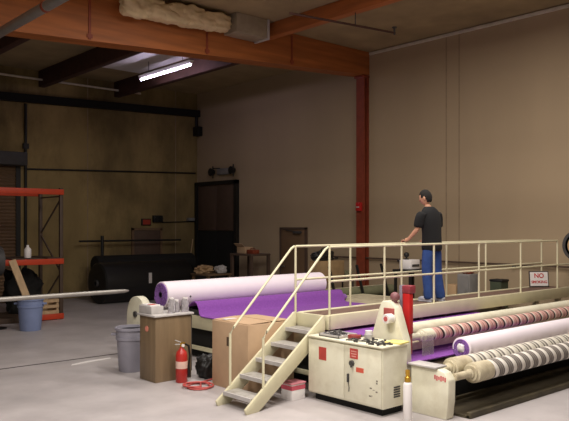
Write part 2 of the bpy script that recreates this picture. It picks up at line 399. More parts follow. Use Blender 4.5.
# drum fan far left
t = thing('drum_fan', (5.35, 15.4, 0), 'grey drum fan on a stand left of the leaning plank', 'fan')
part('drum', MB().lathe((5.35, 15.4, 1.45), [(.28, -.1), (.32, -.12), (.33, 0), (.32, .12), (.28, .1), (.28, -.1)], axis='X'), dark_grey, t)
part('blades', MB().box(5.33, 5.37, 15.34, 15.46, 1.2, 1.7, .005, rot=Matrix.Rotation(.35, 3, 'Z')).box(5.33, 5.37, 15.15, 15.65, 1.39, 1.51, .005).cyl((5.28, 15.4, 1.45), (5.42, 15.4, 1.45), .07), black, t)
part('grille', MB().tube([(5.24, 15.4 + .2 * math.cos(a * PI / 8), 1.45 + .2 * math.sin(a * PI / 8)) for a in range(16)], .006, 6, True).bar((5.24, 15.1, 1.45), (5.24, 15.7, 1.45), .01, .01).bar((5.24, 15.4, 1.15), (5.24, 15.4, 1.75), .01, .01, up=(0, 1, 0)), grey, t)
part('stand', MB().cyl((5.35, 15.4, 0.02), (5.35, 15.4, 1.13), .03).lathe((5.35, 15.4, 0), [(.25, 0), (.25, .02), (.04, .05)]), black, t)
# black rolls in the dark
t = thing('black_roll', (10.7, 18.4, 0), 'huge black wrapped roll lying in front of the back wall', 'roll')
part('wrap', MB().lathe((9.2, 18.4, .58), [(.1, .03), (.3, .0), (.54, .02), (.58, .06), (.58, 2.9), (.54, 2.95), (.1, 2.95)], 40, 'X'), black, t)
part('core', MB().lathe((9.17, 18.4, .58), [(.06, 0), (.1, 0), (.1, .1), (.06, .1), (.06, 0)], 20, 'X'), dark_grey, t)
part('label_sticker', MB().box(10.55, 10.65, 17.812, 17.83, .55, .85), lt_grey, t)
solo('black_roll', MB().lathe((9.6, 19.3, 1.02), [(.05, 0), (.28, 0), (.3, .03), (.3, 3.4), (.05, 3.4)], 32, 'X').box(9.7, 9.9, 19.05, 19.55, 0, .74).box(12.6, 12.8, 19.05, 19.55, 0, .74), black_matte, (11, 19.3, 0), 'narrower black roll on trestles behind the huge black roll', 'roll')
solo('black_roll', MB().lathe((12.25, 18.5, .4), [(.05, 0), (.38, 0), (.4, .03), (.4, 1.3), (.05, 1.3)], 32, 'X'), black, (12.9, 18.6, 0), 'short black roll on the floor right of the huge black roll', 'roll')
t = thing('pole_stand', (10.15, 19.9, 0), 'dark pole with a cross bar standing before the back wall', 'stand')
part('pole', MB().cyl((10.15, 19.9, 0), (10.15, 19.9, 1.9), .05), black, t)
part('cross_bar', MB().cyl((9.4, 19.9, 1.74), (13.0, 19.9, 1.74), .03), black, t)

# bench with boxes by the right wall
t = thing('work_bench', (13.2, 16.3, 0), 'dark work bench against the right wall left of the brown door', 'bench')
part('bench_top', MB().box(12.85, 13.6, 15.98, 17.0, 1.32, 1.38, .01), door_dk, t)
part('lower_shelf', MB().box(12.9, 13.55, 16.02, 16.96, .6, .64), door_dk, t)
for x in (12.9, 13.55):
    for y in (16.03, 16.95): part('leg', MB().box(x - .04, x + .04, y - .04, y + .04, 0, 1.32), door_dk, t)
solo('open_carton', MB().box(13.0, 13.3, 16.45, 16.85, 1.38, 1.58, .01).bar((13.0, 16.65, 1.58), (12.88, 16.65, 1.68), .38, .01), cardboard, (13.1, 16.6, 1.38), 'open brown carton on the dark work bench', 'box')
solo('red_tool_box', MB().box(13.0, 13.25, 16.08, 16.38, 1.38, 1.5, .015).tube([(13.12, 16.12, 1.5), (13.12, 16.14, 1.54), (13.12, 16.32, 1.54), (13.12, 16.34, 1.5)], .01), oxide, (13.1, 16.2, 1.38), 'low rust-red tool box on the dark work bench', 'box')
t = thing('wooden_table', (12.3, 17.25, 0), 'low brown table in front of the dark double door', 'table')
part('tabletop', MB().box(11.9, 12.8, 16.8, 17.7, .74, .79, .01), door_brown, t)
for x in (11.97, 12.73):
    for y in (16.87, 17.63): part('leg', MB().box(x - .035, x + .035, y - .035, y + .035, 0, .74), door_brown, t)
solo('cloth_bundle', MB().blob((12.15, 17.35, .9), (.26, .2, .12), .4, 2.5, 4, 5, flat=.79), cardboard2, (12.15, 17.35, .79), 'tan crumpled bundle on the low brown table', 'bundle', ang=60)
solo('white_sack', MB().blob((12.55, 17.05, .9), (.16, .14, .12), .25, 2, 4, 8, flat=.79), lt_grey, (12.55, 17.05, .79), 'pale rounded sack on the low brown table', 'sack', ang=60)
solo('leaning_stick', MB().cyl((13.2, 19.9, .02), (13.75, 20.3, 1.75), .018), wood_pale, (13.2, 19.9, 0), 'thin pale stick leaning in the corner by the double door', 'stick')

# table and things behind the catwalk stairs
t = thing('folding_table', (11.4, 12.0, 0), 'dark table behind the catwalk carrying a carton', 'table')
part('tabletop', MB().box(11.2, 12.7, 11.68, 12.15, .86, .9, .01), door_brown, t)
for x in (11.27, 12.63):
    for y in (11.75, 12.1): part('leg', MB().cyl((x, y, 0), (x, y, .86), .02, seg=10), dark_grey, t)
solo('cardboard_box', MB().box(11.5, 12.3, 11.72, 12.1, .9, 1.38, .008), mat('cardboard_olive', (150, 124, 88), .85), (11.9, 11.9, .9), 'brown carton on the dark table behind the stair rail', 'box')
t = thing('duffel_bag', (11.75, 11.9, 1.38), 'small black duffel bag on top of the brown carton', 'bag')
part('bag_body', MB().blob((11.75, 11.9, 1.49), (.3, .15, .12), .25, 2, 4, 6, flat=1.38), black, t, ang=60)
part('strap', MB().tube([(11.55, 11.85, 1.56), (11.62, 11.8, 1.66), (11.75, 11.8, 1.7), (11.9, 11.85, 1.6)], .014), black, t)
solo('junk_heap', MB().blob((12.5, 11.9, 1.0), (.14, .16, .12), .4, 3, 4, 2, flat=.9), olive, (12.5, 11.9, .9), 'olive cloth heap on the dark table beside the carton', 'cloth', ang=60)
# trestle of carpet rolls
t = thing('roll_trestle', (12, 10.9, 0), 'dark steel trestle holding carpet rolls behind the catwalk', 'rack')
for x in (11.0, 11.9, 12.75):
    part('trestle_leg', MB().bar((x, 10.55, 0), (x + .1, 11.05, 1.3), .04, .05, up=(0, 1, 0)).bar((x, 11.3, 0), (x + .05, 11.05, .5), .04, .05, up=(0, 1, 0)), black, t)
part('trestle_bar', MB().box(10.7, 13.2, 10.9, 11.42, .5, .56), black, t)
for i, (y, z, r, m, lb) in enumerate(((11.02, .68, .12, olive, 'olive carpet roll lying front on the dark trestle'), (11.29, .67, .11, cream_dark, 'tan carpet roll lying rear on the dark trestle'))):
    r0 = thing('carpet_roll', (12, y, z - r), lb, 'roll', 'rolls on the dark trestle')
    part('wound_carpet', MB().lathe((10.7, y, z), [(.03, 0), (r, 0), (r, 2.5), (.03, 2.5), (.03, 0)], 28, 'X'), m, r0)
    part('core', MB().lathe((10.66, y, z), [(.02, 0), (.03, 0), (.03, 2.58), (.02, 2.58), (.02, 0)], 16, 'X'), cardboard, r0)
# computer cart with printer
t = thing('computer_cart', (12.3, 9.75, 0), 'black computer cart behind the man on the catwalk', 'cart')
part('tabletop', MB().box(11.95, 12.65, 9.45, 9.95, 1.2, 1.26, .01), black, t)
part('shelf', MB().box(12.0, 12.6, 9.5, 9.9, .5, .53), black, t)
for x in (12.0, 12.6):
    for y in (9.5, 9.9): part('leg', MB().box(x - .025, x + .025, y - .025, y + .025, .08, 1.2), black, t)
for x in (12.0, 12.6):
    for y in (9.5, 9.9): part('caster', MB().cyl((x - .02, y, .04), (x + .02, y, .04), .04), dark_grey, t)
t = thing('printer', (12.15, 9.72, 1.26), 'white office printer on the black computer cart', 'printer')
part('case', MB().box(12.1, 12.42, 9.56, 9.88, 1.26, 1.47, .02), white_m, t)
part('paper_slot', MB().box(12.14, 12.38, 9.55, 9.57, 1.32, 1.37), dark_grey, t)
solo('black_webcam', MB().lathe((12.2, 9.76, 1.47), [(.05, 0), (.05, .02), (.015, .03), (.015, .06)]).sph((12.2, 9.76, 1.57), .06), black, (12.2, 9.76, 1.47), 'small black round device on top of the white printer', 'device')
solo('metal_pail', MB().lathe((12.3, 9.15, 0), [(.16, 0), (.2, .8), (.19, .8), (.15, .02), (0, .02)]), grey, (12.3, 9.15, 0), 'tall grey bin beside the black computer cart', 'bin')
solo('cardboard_box', MB().box(12.55, 12.9, 8.72, 9.04, 0, .95, .01), cardboard2, (12.6, 8.85, 0), 'tall tan carton standing behind the man, left of the grey cabinet', 'box')
t = thing('steel_cabinet', (12.67, 8.5, 0), 'grey steel cabinet standing behind the catwalk rail', 'cabinet')
part('body', MB().box(12.5, 12.84, 8.36, 8.66, 0, 1.2, .01), grey, t)
part('door', MB().box(12.485, 12.5, 8.38, 8.64, .05, 1.17), grey, t); part('handle', MB().box(12.46, 12.485, 8.42, 8.44, .7, .85, .004), steel_m, t)
t = thing('green_bin', (13.0, 8.0, 0), 'dark green bin right of the grey steel cabinet', 'bin')
part('body', MB().prism([(12.9, 0), (13.13, 0), (13.15, 1.05), (12.88, 1.05)], 'Y', 7.86, 8.12), green_dk, t)
part('lid', MB().box(12.87, 13.16, 7.84, 8.14, 1.05, 1.1, .02), black, t)
solo('red_rag', MB().blob((12.66, 8.5, 1.235), (.12, .1, .04), .3, 3, 3, 4, flat=1.2), oxide, (12.66, 8.5, 1.2), 'rust-red rag lying on the grey steel cabinet', 'rag', ang=60)
# drum fan by the wall at the right edge
t = thing('drum_fan', (13.35, 6.55, 0), 'tan-faced round fan on a post at the right edge by the wall', 'fan')
part('drum', MB().lathe((13.3, 6.42, 1.82), [(.24, -.1), (.3, -.1), (.32, 0), (.3, .12), (.1, .14), (.1, .05), (.24, .05), (.24, -.1)], 36, 'X'), dark_grey, t)
part('fan_face', MB().lathe((13.2, 6.42, 1.82), [(0, -.02), (.15, -.01), (.238, .01), (.238, .03), (0, .03)], 36, 'X'), cardboard2, t)
part('hub', MB().lathe((13.14, 6.42, 1.82), [(0, 0), (.05, 0), (.05, .06), (0, .06)], 20, 'X'), dark_grey, t)
part('post', MB().cyl((13.35, 6.42, 0.03), (13.35, 6.42, 1.55), .04).lathe((13.35, 6.42, 0), [(.22, 0), (.22, .03), (.05, .06)]), dark_grey, t)

# ------------------------------------------------------------------ forklift-style carpet boom from the left
t = thing('carpet_boom', (2.3, 9.5, 0), 'long pale steel carpet pole sticking in from the left edge', 'pole')
part('pole', MB().lathe((2.45, 9.5, 1.225), [(.032, 0), (.032, 2.55), (.028, 2.76), (.016, 2.82), (0, 2.84)], 20, 'X'), galv, t)
part('carriage', MB().box(2.38, 2.46, 9.1, 9.9, 1.0, 1.45, .01), dark_grey, t)
for y in (9.2, 9.74): part('mast', MB().box(2.24, 2.38, y, y + .08, 0.04, 2.0, .01), dark_grey, t)
part('foot', MB().box(1.9, 2.75, 9.05, 9.95, 0, .05, .01), dark_grey, t)

# ------------------------------------------------------------------ brown cabinet group
t = thing('wood_cabinet', (5.5, 8.78, 0), 'brown wood-veneer cabinet with a grey top beside the fire extinguisher', 'cabinet')
part('body', MB().box(5.18, 5.78, 8.57, 9.0, 0.0, .92, .006), wood_v, t)
part('top_slab', MB().box(5.15, 5.81, 8.54, 9.04, .92, .95, .008), lt_grey, t, 'light grey top slab')
part('sticker', MB().lathe((5.172, 8.8, .74), [(0, 0), (.04, 0), (.04, .008), (0, .008)], 18, 'X'), mat('pink_sticker', (226, 140, 120), .7), t, 'round pink sticker')
part('hinge_strip', MB().box(5.78, 5.795, 8.58, 8.6, .1, .9), dark_grey, t)
solo('grey_box', MB().box(5.18, 5.38, 8.68, 9.02, .95, 1.06, .006), lt_grey, (5.3, 8.82, .95), 'light grey box on the left of the brown cabinet top', 'box')
t = thing('leaflet_packet', (5.28, 8.88, 1.06), 'white leaflet packet with red print on the light grey box', 'packet')
part('sheet', MB().box(5.2, 5.36, 8.74, 9.0, 1.06, 1.075), white_m, t)
part('red_print', MB().box(5.23, 5.33, 8.78, 8.88, 1.075, 1.078), red_deep, t)
glassm = bpy.data.materials.new('clear_plastic'); glassm.use_nodes = True
gb = glassm.node_tree.nodes['Principled BSDF']; gb.inputs['Transmission Weight'].default_value = .75; gb.inputs['Roughness'].default_value = .25; gb.inputs['Base Color'].default_value = (.8, .78, .8, 1); gb.inputs['IOR'].default_value = 1.2
def jar(x, y, h, r, lb):
    t = thing('plastic_jar', (x, y, .95), lb, 'jar', 'jars on the brown cabinet')
    part('body', MB().lathe((x, y, .95), [(r * .9, 0), (r, .01), (r, h - .03), (r * .7, h), (r * .62, h), (r * .9, h - .04), (r * .9, .012), (0, .012)], 20), glassm, t)
    part('lid', MB().lathe((x, y, .95 + h), [(r * .75, 0), (r * .75, .02), (0, .022)], 20), white_m, t)
jar(5.5, 8.66, .2, .05, 'clear plastic jar nearest the grey box on the cabinet')
jar(5.62, 8.72, .16, .045, 'shorter clear jar in the middle of the cabinet top')
jar(5.73, 8.66, .19, .055, 'wide clear jar at the right end of the cabinet top')
# fire extinguisher
t = thing('fire_extinguisher', (5.5, 8.4, 0), 'red fire extinguisher standing on the floor before the brown cabinet', 'fire extinguisher')
x, y = 5.5, 8.4
part('cylinder', MB().lathe((x, y, 0), [(.075, 0), (.082, .01), (.082, .38), (.07, .43), (.03, .47), (.025, .5), (0, .5)], 28), mat('extinguisher_red', (178, 46, 40), .35), t)
part('label_band', MB().lathe((x, y, 0), [(.0835, .2), (.084, .2), (.084, .3), (.0835, .3)], 28), mat('extinguisher_label', (224, 190, 176), .5), t, 'pale label band')
part('valve', MB().cyl((x, y, .49), (x, y, .56), .022).box(x - .03, x + .05, y - .02, y + .02, .53, .56, .005), brass, t)
part('lever', MB().bar((x - .02, y, .565), (x - .1, y, .6), .03, .012).bar((x - .02, y, .54), (x - .1, y, .54), .03, .01), lt_grey, t)
part('gauge', MB().lathe((x, y - .03, .52), [(0, -.015), (.022, -.015), (.022, 0), (0, 0)], 14, 'Y'), white_m, t)
part('hose', MB().tube([(x + .04, y, .54), (x + .12, y, .5), (x + .14, y, .35), (x + .12, y, .2)], .014).cyl((x + .12, y, .22), (x + .115, y, .06), .016, .03), black, t)
solo('black_bag', MB().blob((5.97, 8.42, .16), (.15, .13, .16), .25, 2.2, 4, 9, flat=0), black, (5.97, 8.42, 0), 'black bag on the floor beside the fire extinguisher', 'bag', ang=60)
coil = []
for k in range(44):
    a = k * 2 * PI / 16; rr = .17 + .03 * math.sin(k * .7)
    coil.append((5.5 + rr * 1.1 * math.cos(a), 7.98 + rr * 1.0 * math.sin(a), .014 + .012 * (k // 16)))
solo('red_hose', MB().tube(coil + [(5.66, 8.16, .012), (5.86, 8.22, .012), (6.05, 8.3, .012)], .011), mat('red_hose', (186, 84, 80), .6), (5.5, 7.98, 0), 'thin red hose coiled on the floor by the carton', 'hose')
solo('torn_paper', MB().prism([(4.85, 10.55), (5.2, 10.63), (5.6, 10.68), (5.62, 10.74), (5.2, 10.72), (4.9, 10.62)], 'Z', 0.0005, .006), white_m, (5.25, 10.65, 0), 'white torn strip of paper on the concrete floor near the joint', 'paper')
# big carton beside the stairs
t = thing('cardboard_box', (6.15, 7.58, 0), 'big plain cardboard carton standing between the stairs and the table', 'box')
part('carton', MB().box(5.74, 6.55, 7.2, 8.0, 0, .9, .008), cardboard, t)
part('flap', MB().bar((5.76, 7.6, .905), (6.14, 7.6, .92), .78, .008).bar((6.16, 7.6, .92), (6.53, 7.6, .905), .78, .008), cardboard, t)
part('hand_hole', MB().box(5.735, 5.742, 7.6, 7.66, .58, .7), mat('hole_dark', (78, 60, 44), .9), t)
part('tape', MB().box(5.78, 5.98, 7.75, 7.82, .918, .924), white_m, t, 'shiny tape strip')

# ------------------------------------------------------------------ carpet table
TX0, TX1, TY0, TY1, TZ = 6.66, 11.6, 5.98, 10.5, .7
t = thing('carpet_table', (9.6, 8.2, 0), 'long cream steel carpet table under the catwalk', 'table')
part('bed', MB().box(TX0 + .02, TX1 - .02, TY0 + .02, TY1 - .02, TZ - .06, TZ), cream_dark, t)
for a in ((TX0, TX0 + .06, TY0, TY1), (TX1 - .06, TX1, TY0, TY1), (TX0 + .06, TX1 - .06, TY0, TY0 + .06), (TX0 + .06, TX1 - .06, TY1 - .06, TY1)):
    part('side_rail', MB().box(*a, TZ - .2, TZ + .01, .008), cream_clean, t)
for x in (TX0 + .02, 9.6, TX1 - .1):
    for y in (TY0 + .04, 8.2, TY1 - .12): part('leg', MB().box(x, x + .08, y, y + .08, 0, TZ - .2, .005), cream_dark, t)
part('lower_rail', MB().box(TX0 + .03, TX0 + .08, TY0 + .05, TY1 - .05, .14, .2), cream_clean, t)
part('lower_rail', MB().box(TX1 - .09, TX1 - .04, TY0 + .05, TY1 - .05, .14, .2), cream_clean, t)
part('table_shade_panel', MB().box(TX0 + .1, TX0 + .115, TY0 + .14, TY1 - .14, .02, TZ - .2), black_matte, t)  # black sheet added to stand for the shade under the table
# unwind stand at the left end of the big roll
t = thing('unwind_stand', (6.08, 10.3, 0), 'worn cream round-topped end stand behind the brown cabinet', 'stand')
pl = [(9.9, 0), (10.86, 0)] + [(10.52 + .3 * math.cos(a), .72 + .3 * math.sin(a)) for a in [k * PI / 10 for k in range(0, 11)]] + [(9.95, .6)]
part('plate', MB().prism(pl, 'X', 5.98, 6.12, .01), cream, t)
part('bolt', MB().lathe((5.95, 10.52, .72), [(0, 0), (.05, 0), (.05, .04), (0, .04)], 12, 'X'), dark_grey, t)
part('foot', MB().box(5.9, 6.2, 9.8, 10.9, 0, .04, .005), cream_dark, t)
# purple carpet sheet on the table
prof = [(10.1, .852), (10.0, .852), (9.92, .866), (9.84, .925), (9.77, .945), (9.7, .925), (9.65, .85), (9.62, .75), (9.58, .72), (9.5, .716), (8, .714), (7.5, .716), (7.1, .755), (6.9, .775), (6.1, .775), (5.98, .765), (5.9, .7), (5.8, .6), (5.68, .56), (5.5, .54), (5.36, .55)]
sh = MB(); X0, X1 = 6.645, 10.1
bv = []
for y_, z_ in prof:
    bv.append((y_, z_))
lo = [(y_, z_ - .014) for y_, z_ in reversed(prof)]
sh.prism(bv + lo, 'X', X0, X1)
solo('purple_carpet', sh, purple, (8.5, 8, .7), 'sheet of purple carpet spread flat over the cream table', 'carpet', ang=60)
# unwinding roll: white backing outside, purple pile inside
def spiral_roll(name, x0, x1, y, z, r, label, group, core_m):
    t = thing(name, ((x0 + x1) / 2, y, z - r), label, 'roll', group)
    part('wound_carpet', MB().lathe((x0, y, z), [(.05, 0.004), (r - .012, 0.004), (r, .012), (r, x1 - x0 - .012), (r - .012, x1 - x0 - .004), (.05, x1 - x0 - .004)], 48, 'X'), backing, t)
    sp = MB()
    n = 0; turns = max(2, int((r - .05) / .022))
    pts = []
    for k in range(turns * 28):
        a = k * 2 * PI / 28; rr = .052 + (r - .066) * k / (turns * 28)
        pts.append((x0 - .001, y + rr * math.cos(a), z + rr * math.sin(a)))
    sp.tube(pts, .0105, 6)
    part('pile_edge', sp, purple_dk, t, 'purple spiral of rolled pile')
    part('core', MB().lathe((x0 - .012, y, z), [(.035, 0), (.05, 0), (.05, x1 - x0 + .02), (.035, x1 - x0 + .02), (.035, 0)], 24, 'X'), core_m, t)
    return t
t = spiral_roll('carpet_roll', 6.16, 9.8, 10.02, 1.072, .212, 'large white-backed purple carpet roll at the rear of the table', None, mat('core_dark', (66, 48, 80), .9))
part('tag_spot', MB().lathe((6.6, 9.82, 1.03), [(.0, -.012), (.016, -.012), (.016, .0), (0, .0)], 12, 'Y'), dark_grey, t)
t = thing('unwind_cradle', (8.3, 10.0, .7), 'pair of low rollers carrying the large carpet roll', 'roller')
for y in (9.85, 10.19): part('roller', MB().lathe((6.84, y, .772), [(.02, -.06), (.02, 0), (.062, 0), (.062, 3.5), (.02, 3.5), (.02, 3.56)], 24, 'X'), purple_dk if y < 10 else dark_grey, t)
for x in (6.78, 10.3): part('bearing_block', MB().box(x - .03, x + .03, 9.8, 10.25, .7, .79, .01), dark_grey, t)

# ------------------------------------------------------------------ catwalk
CY0, CY1, CX0, CX1, DZ, RZ = 6.62, 7.2, 6.64, 13.3, 1.0, 1.92
t = thing('catwalk', (9.9, 6.9, .82), 'cream railed catwalk bridging over the carpet table', 'walkway')
part('deck', MB().box(CX0, CX1, CY0 + .03, CY1 - .03, DZ - .04, DZ), deck_m, t, 'brown deck boards')
for y in (CY0, CY1 - .04):
    part('edge_beam', MB().box(CX0, CX1, y - .02, y + .06, DZ - .18, DZ + .012, .006), cream_clean, t)
part('end_plate', MB().prism([(CX0 - .02, CY0 - .02), (CX0 + .02, CY0 - .02), (CX0 + .02, CY1 + .02), (CX0 - .06, CY1 + .02)], 'Z', DZ - .18, DZ + .005, .004), cream_clean, t)
for x in (6.95, 8.6, 9.25, 10.9):
    part('support_bracket', MB().box(x, x + .1, CY0 + .02, CY1 - .02, TZ + .08, DZ - .18), mat('bracket_dark', (60, 34, 36), .7), t)
part('support_leg', MB().box(12.9, 13.0, CY0 + .02, CY0 + .1, 0, DZ - .18).box(12.9, 13.0, CY1 - .1, CY1 - .02, 0, DZ - .18).box(12.9, 13.0, CY0 + .1, CY1 - .1, .4, .48), cream_dark, t)
def guard(y, xs, x_end, rail_end):
    g = part('guardrail', MB().tube([(xs[0], y, RZ), (rail_end, y, RZ)], .017), cream_clean, t)
    part('mid_rail', MB().tube([(xs[0], y, DZ + .46), (x_end, y, DZ + .46)], .016), cream_clean, g)
    for x in xs: part('post', MB().tube([(x, y, DZ - .14), (x, y, RZ)], .016), cream_clean, g)
guard(CY0 + .02, (6.68, 7.8, 8.97, 10.2, 11.52, 12.85), 13.28, 12.85)
guard(CY1 - .02, (6.56, 7.66, 8.85, 10.05, 11.25, 13.25), 13.28, 13.25)
# no smoking sign leaning on the far rail
t = thing('no_smoking_sign', (13.0, 7.12, 1.0), 'white sign with red lettering standing on the catwalk deck', 'sign')
SR = Matrix.Rotation(-.62, 3, 'Z') @ Matrix.Rotation(-.12, 3, 'X')
SC = Vector((12.86, 7.02, 1.165))
def sbox(x0, x1, y0, y1, z0, z1):
    mb = MB().box(x0, x1, y0, y1, z0, z1)
    for v in mb.bm.verts: v.co = SC + SR @ v.co
    return mb
part('board', sbox(-.2, .2, 0, .014, -.155, .155), mat('sign_frame', (60, 50, 46), .6), t)
part('face', sbox(-.18, .18, -.004, 0, -.135, .135), white_m, t)
def text_mesh(body, size, m, parent, loc, rot, name='lettering', depth=.002):
    cu = bpy.data.curves.new(name, 'FONT'); cu.body = body; cu.size = size; cu.align_x = 'CENTER'; cu.align_y = 'CENTER'; cu.extrude = depth; cu.offset = size * .02
    o = bpy.data.objects.new(name, cu); COL.objects.link(o)
    bpy.context.view_layer.update()
    me = bpy.data.meshes.new_from_object(o.evaluated_get(bpy.context.evaluated_depsgraph_get()))
    bpy.data.objects.remove(o)
    me.name = name; me.materials.clear(); me.materials.append(m)
    q = bpy.data.objects.new(name, me); COL.objects.link(q); q.parent = parent
    q.location = Vector(loc) - origin_of(parent); q.rotation_euler = rot
    return q
se = (SR @ Matrix.Rotation(PI / 2, 3, 'X')).to_euler()
text_mesh('NO', .125, red_m, t, SC + SR @ Vector((0, -.006, .06)), se)
text_mesh('SMOKING', .072, red_m, t, SC + SR @ Vector((0, -.006, -.06)), se)

# ------------------------------------------------------------------ stairs
t = thing('metal_stairs', (5.9, 6.82, 0), 'cream steel stairs with handrails leading up to the catwalk', 'stairs')
SX0, SX1 = 5.1, 6.55
sl = .985 / (SX1 - SX0)
def skew(mb, k=.12):
    for v in mb.bm.verts: v.co.y += k * (v.co.x - 5.1)
    return mb
for y in (6.42, 6.985):
    part('stringer', skew(MB().prism([(SX0, 0), (SX0 + .2, 0), (SX1, .985 - .2), (SX1, .985 + .035), (SX1 - .03, .985 + .035), (SX0 - .02, .06)], 'Y', y, y + .035, .003)), cream_clean, t)
for k in range(5):
    z = (k + 1) * .166; x = SX0 + .09 + k * .287
    tr = part('tread', skew(MB().box(x, x + .24, 6.455, 6.985, z - .03, z, .004)), tread_m, t)
    part('nosing', skew(MB().box(x - .01, x + .012, 6.455, 6.985, z - .045, z + .003)), lt_grey, tr)
for y, yt, xt, xb in ((6.44, 6.64, 6.66, .06), (7.0, 7.18, 6.54, -.01)):
    part('handrail', MB().tube([(5.33 + xb, y + .03, .12), (5.33 + xb, y + .03, .86), (5.4 + xb, y + .04, .935), (xt - .06, yt, 1.89), (xt, yt, 1.92)], .016), cream_clean, t)

# small white and red carton under the stairs
t = thing('small_carton', (6.05, 6.62, 0), 'small white carton with a pink-red band on the floor under the stairs', 'box')
part('carton', MB().box(5.93, 6.16, 6.56, 6.76, 0, .2, .004), white_m, t)
part('band', MB().box(5.928, 6.162, 6.558, 6.762, .13, .185), mat('pink_red', (196, 84, 100), .7), t, 'pink-red band')
part('lid', MB().box(5.92, 6.17, 6.55, 6.77, .2, .22, .004), mat('pink_lid', (206, 130, 140), .7), t)

# ------------------------------------------------------------------ control cabinet
t = thing('control_cabinet', (6.4, 5.9, 0), 'cream two-door control cabinet with red labels at the foot of the stairs', 'cabinet')
CX, CXB, Y0, Y1, Z0, Z1 = 6.2, 6.64, 5.3, 6.53, .09, .79
part('body', MB().box(CX, CXB, Y0, Y1, Z0, Z1, .006), cream, t)
ym = 5.9
d1 = part('door', MB().box(CX - .018, CX, ym + .003, Y1 - .01, Z0 + .02, Z1 - .02, .004), cream, t)
d2 = part('door', MB().box(CX - .018, CX, Y0 + .01, ym - .003, Z0 + .02, Z1 - .02, .004), cream, t)
part('top_lip', MB().box(CX - .03, CXB + .01, Y0 - .02, Y1 + .01, Z1, Z1 + .02, .004), cream, t)
part('plinth', MB().box(CX + .06, CXB - .03, Y0 + .06, Y1 - .06, 0, Z0), black_matte, t)
part('label_plate', MB().box(CX - .021, CX - .018, 6.2, 6.33, .53, .69), red_deep, d1, 'red label')
lp = part('label_plate', MB().box(CX - .021, CX - .018, 5.67, 5.8, .62, .74), red_deep, d2, 'red label')
part('print_lines', MB().box(CX - .023, CX - .021, 5.69, 5.78, .7, .715).box(CX - .023, CX - .021, 5.69, 5.78, .67, .685).box(CX - .023, CX - .021, 5.7, 5.77, .64, .655), mat('label_pale', (214, 150, 140), .7), d2)
part('label_plate', MB().box(CX - .021, CX - .018, 5.58, 5.7, .47, .525), mat('label_orange', (208, 92, 70), .6), d2, 'small orange-red label')
part('switch', MB().lathe((CX - .05, 5.76, .565), [(0, 0), (.03, 0), (.035, .035), (0, .035)], 18, 'X').bar((CX - .055, 5.76, .6), (CX - .055, 5.74, .52), .02, .02, up=(0, 1, 0)), dark_grey, d2)
part('latch', MB().box(CX - .04, CX - .018, 5.81, 5.835, .33, .43, .004).tube([(CX - .03, 5.82, .33), (CX - .035, 5.8, .27), (CX - .03, 5.81, .22)], .005), dark_grey, d2)
sc = MB()
random.seed(3)
for k in range(7):
    yy = 5.36 + abs(random.gauss(0, .07)); zz = .2 + random.random() * .2
    sc.box(CX - .0185, CX - .0175, yy, yy + .01 + .03 * random.random(), zz, zz + .004 + .02 * random.random())
part('paint_chips', sc, mat('bare_metal', (120, 112, 98), .6), d2)
vt = MB()
for k in range(5): vt.box(6.39, 6.5, Y0 - .008, Y0, .2 + k * .028, .215 + k * .028)
part('vent', vt, dark_grey, t)
# things on the cabinet top
random.seed(11)
kinds = [('bolt_tray', 'shallow dark tray of bolts'), ]
ZT = Z1 + .02
t = thing('parts_tray', (6.42, 6.2, ZT), 'shallow pale tray of loose parts on the control cabinet, nearest the stairs', 'tray')
part('tray', MB().box(6.25, 6.58, 6.05, 6.4, ZT, ZT + .012).box(6.25, 6.262, 6.05, 6.4, ZT, ZT + .035).box(6.568, 6.58, 6.05, 6.4, ZT, ZT + .035).box(6.25, 6.58, 6.05, 6.062, ZT, ZT + .035).box(6.25, 6.58, 6.388, 6.4, ZT, ZT + .035), lt_grey, t)
bp = MB()
for k in range(26):
    x_, y_ = 6.29 + random.random() * .25, 6.09 + random.random() * .27; a = random.random() * PI
    bp.cyl((x_, y_, ZT + .025), (x_ + .05 * math.cos(a), y_ + .05 * math.sin(a), ZT + .03 + .02 * random.random()), .011, seg=8)
o = part('loose_parts', bp, dark_grey, t); o['kind'] = 'stuff'
solo('red_coil', MB().tube([(6.4 + .07 * math.cos(k * PI / 6), 5.93 + .07 * math.sin(k * PI / 6), ZT + .014 + .0008 * k) for k in range(36)], .013, 8), mat('coil_red', (140, 50, 46), .6), (6.4, 5.93, ZT), 'dark red coil of cable on the control cabinet top', 'cable')
t = thing('white_jar', (6.52, 5.8, ZT), 'small pale jar on the control cabinet next to the red coil', 'jar')
part('body', MB().lathe((6.52, 5.8, ZT), [(.05, 0), (.055, .01), (.055, .06), (.04, .075)], 20), lt_grey, t)
part('lid', MB().lathe((6.52, 5.8, ZT + .075), [(.045, 0), (.045, .03), (0, .032)], 20), white_m, t)
def wrench(c, a, L, lb, m=steel_m):
    dx, dy = math.cos(a), math.sin(a)
    p0 = Vector((c[0] - dx * L / 2, c[1] - dy * L / 2, ZT + .008)); p1 = Vector((c[0] + dx * L / 2, c[1] + dy * L / 2, ZT + .008))
    mb = MB().bar(p0, p1, .022, .012, bev=.003)
    for p in (p0, p1): mb.cyl((p.x, p.y, ZT), (p.x, p.y, ZT + .017), .024, seg=12)
    solo('wrench', mb, m, (c[0], c[1], ZT), lb, 'wrench', 'tools on the control cabinet')
wrench((6.4, 5.68), 1.2, .24, 'steel wrench lying beside the small pale jar on the cabinet')
wrench((6.29, 5.55), .4, .12, 'dark wrench lying by the front edge of the cabinet top', dark_grey)
wrench((6.36, 5.42), 2.1, .16, 'short dark wrench at the front right corner of the cabinet top', dark_grey)
wrench((6.3, 5.78), 1.9, .2, 'thin steel wrench in front of the red coil on the cabinet')
random.seed(21)
cl = MB()
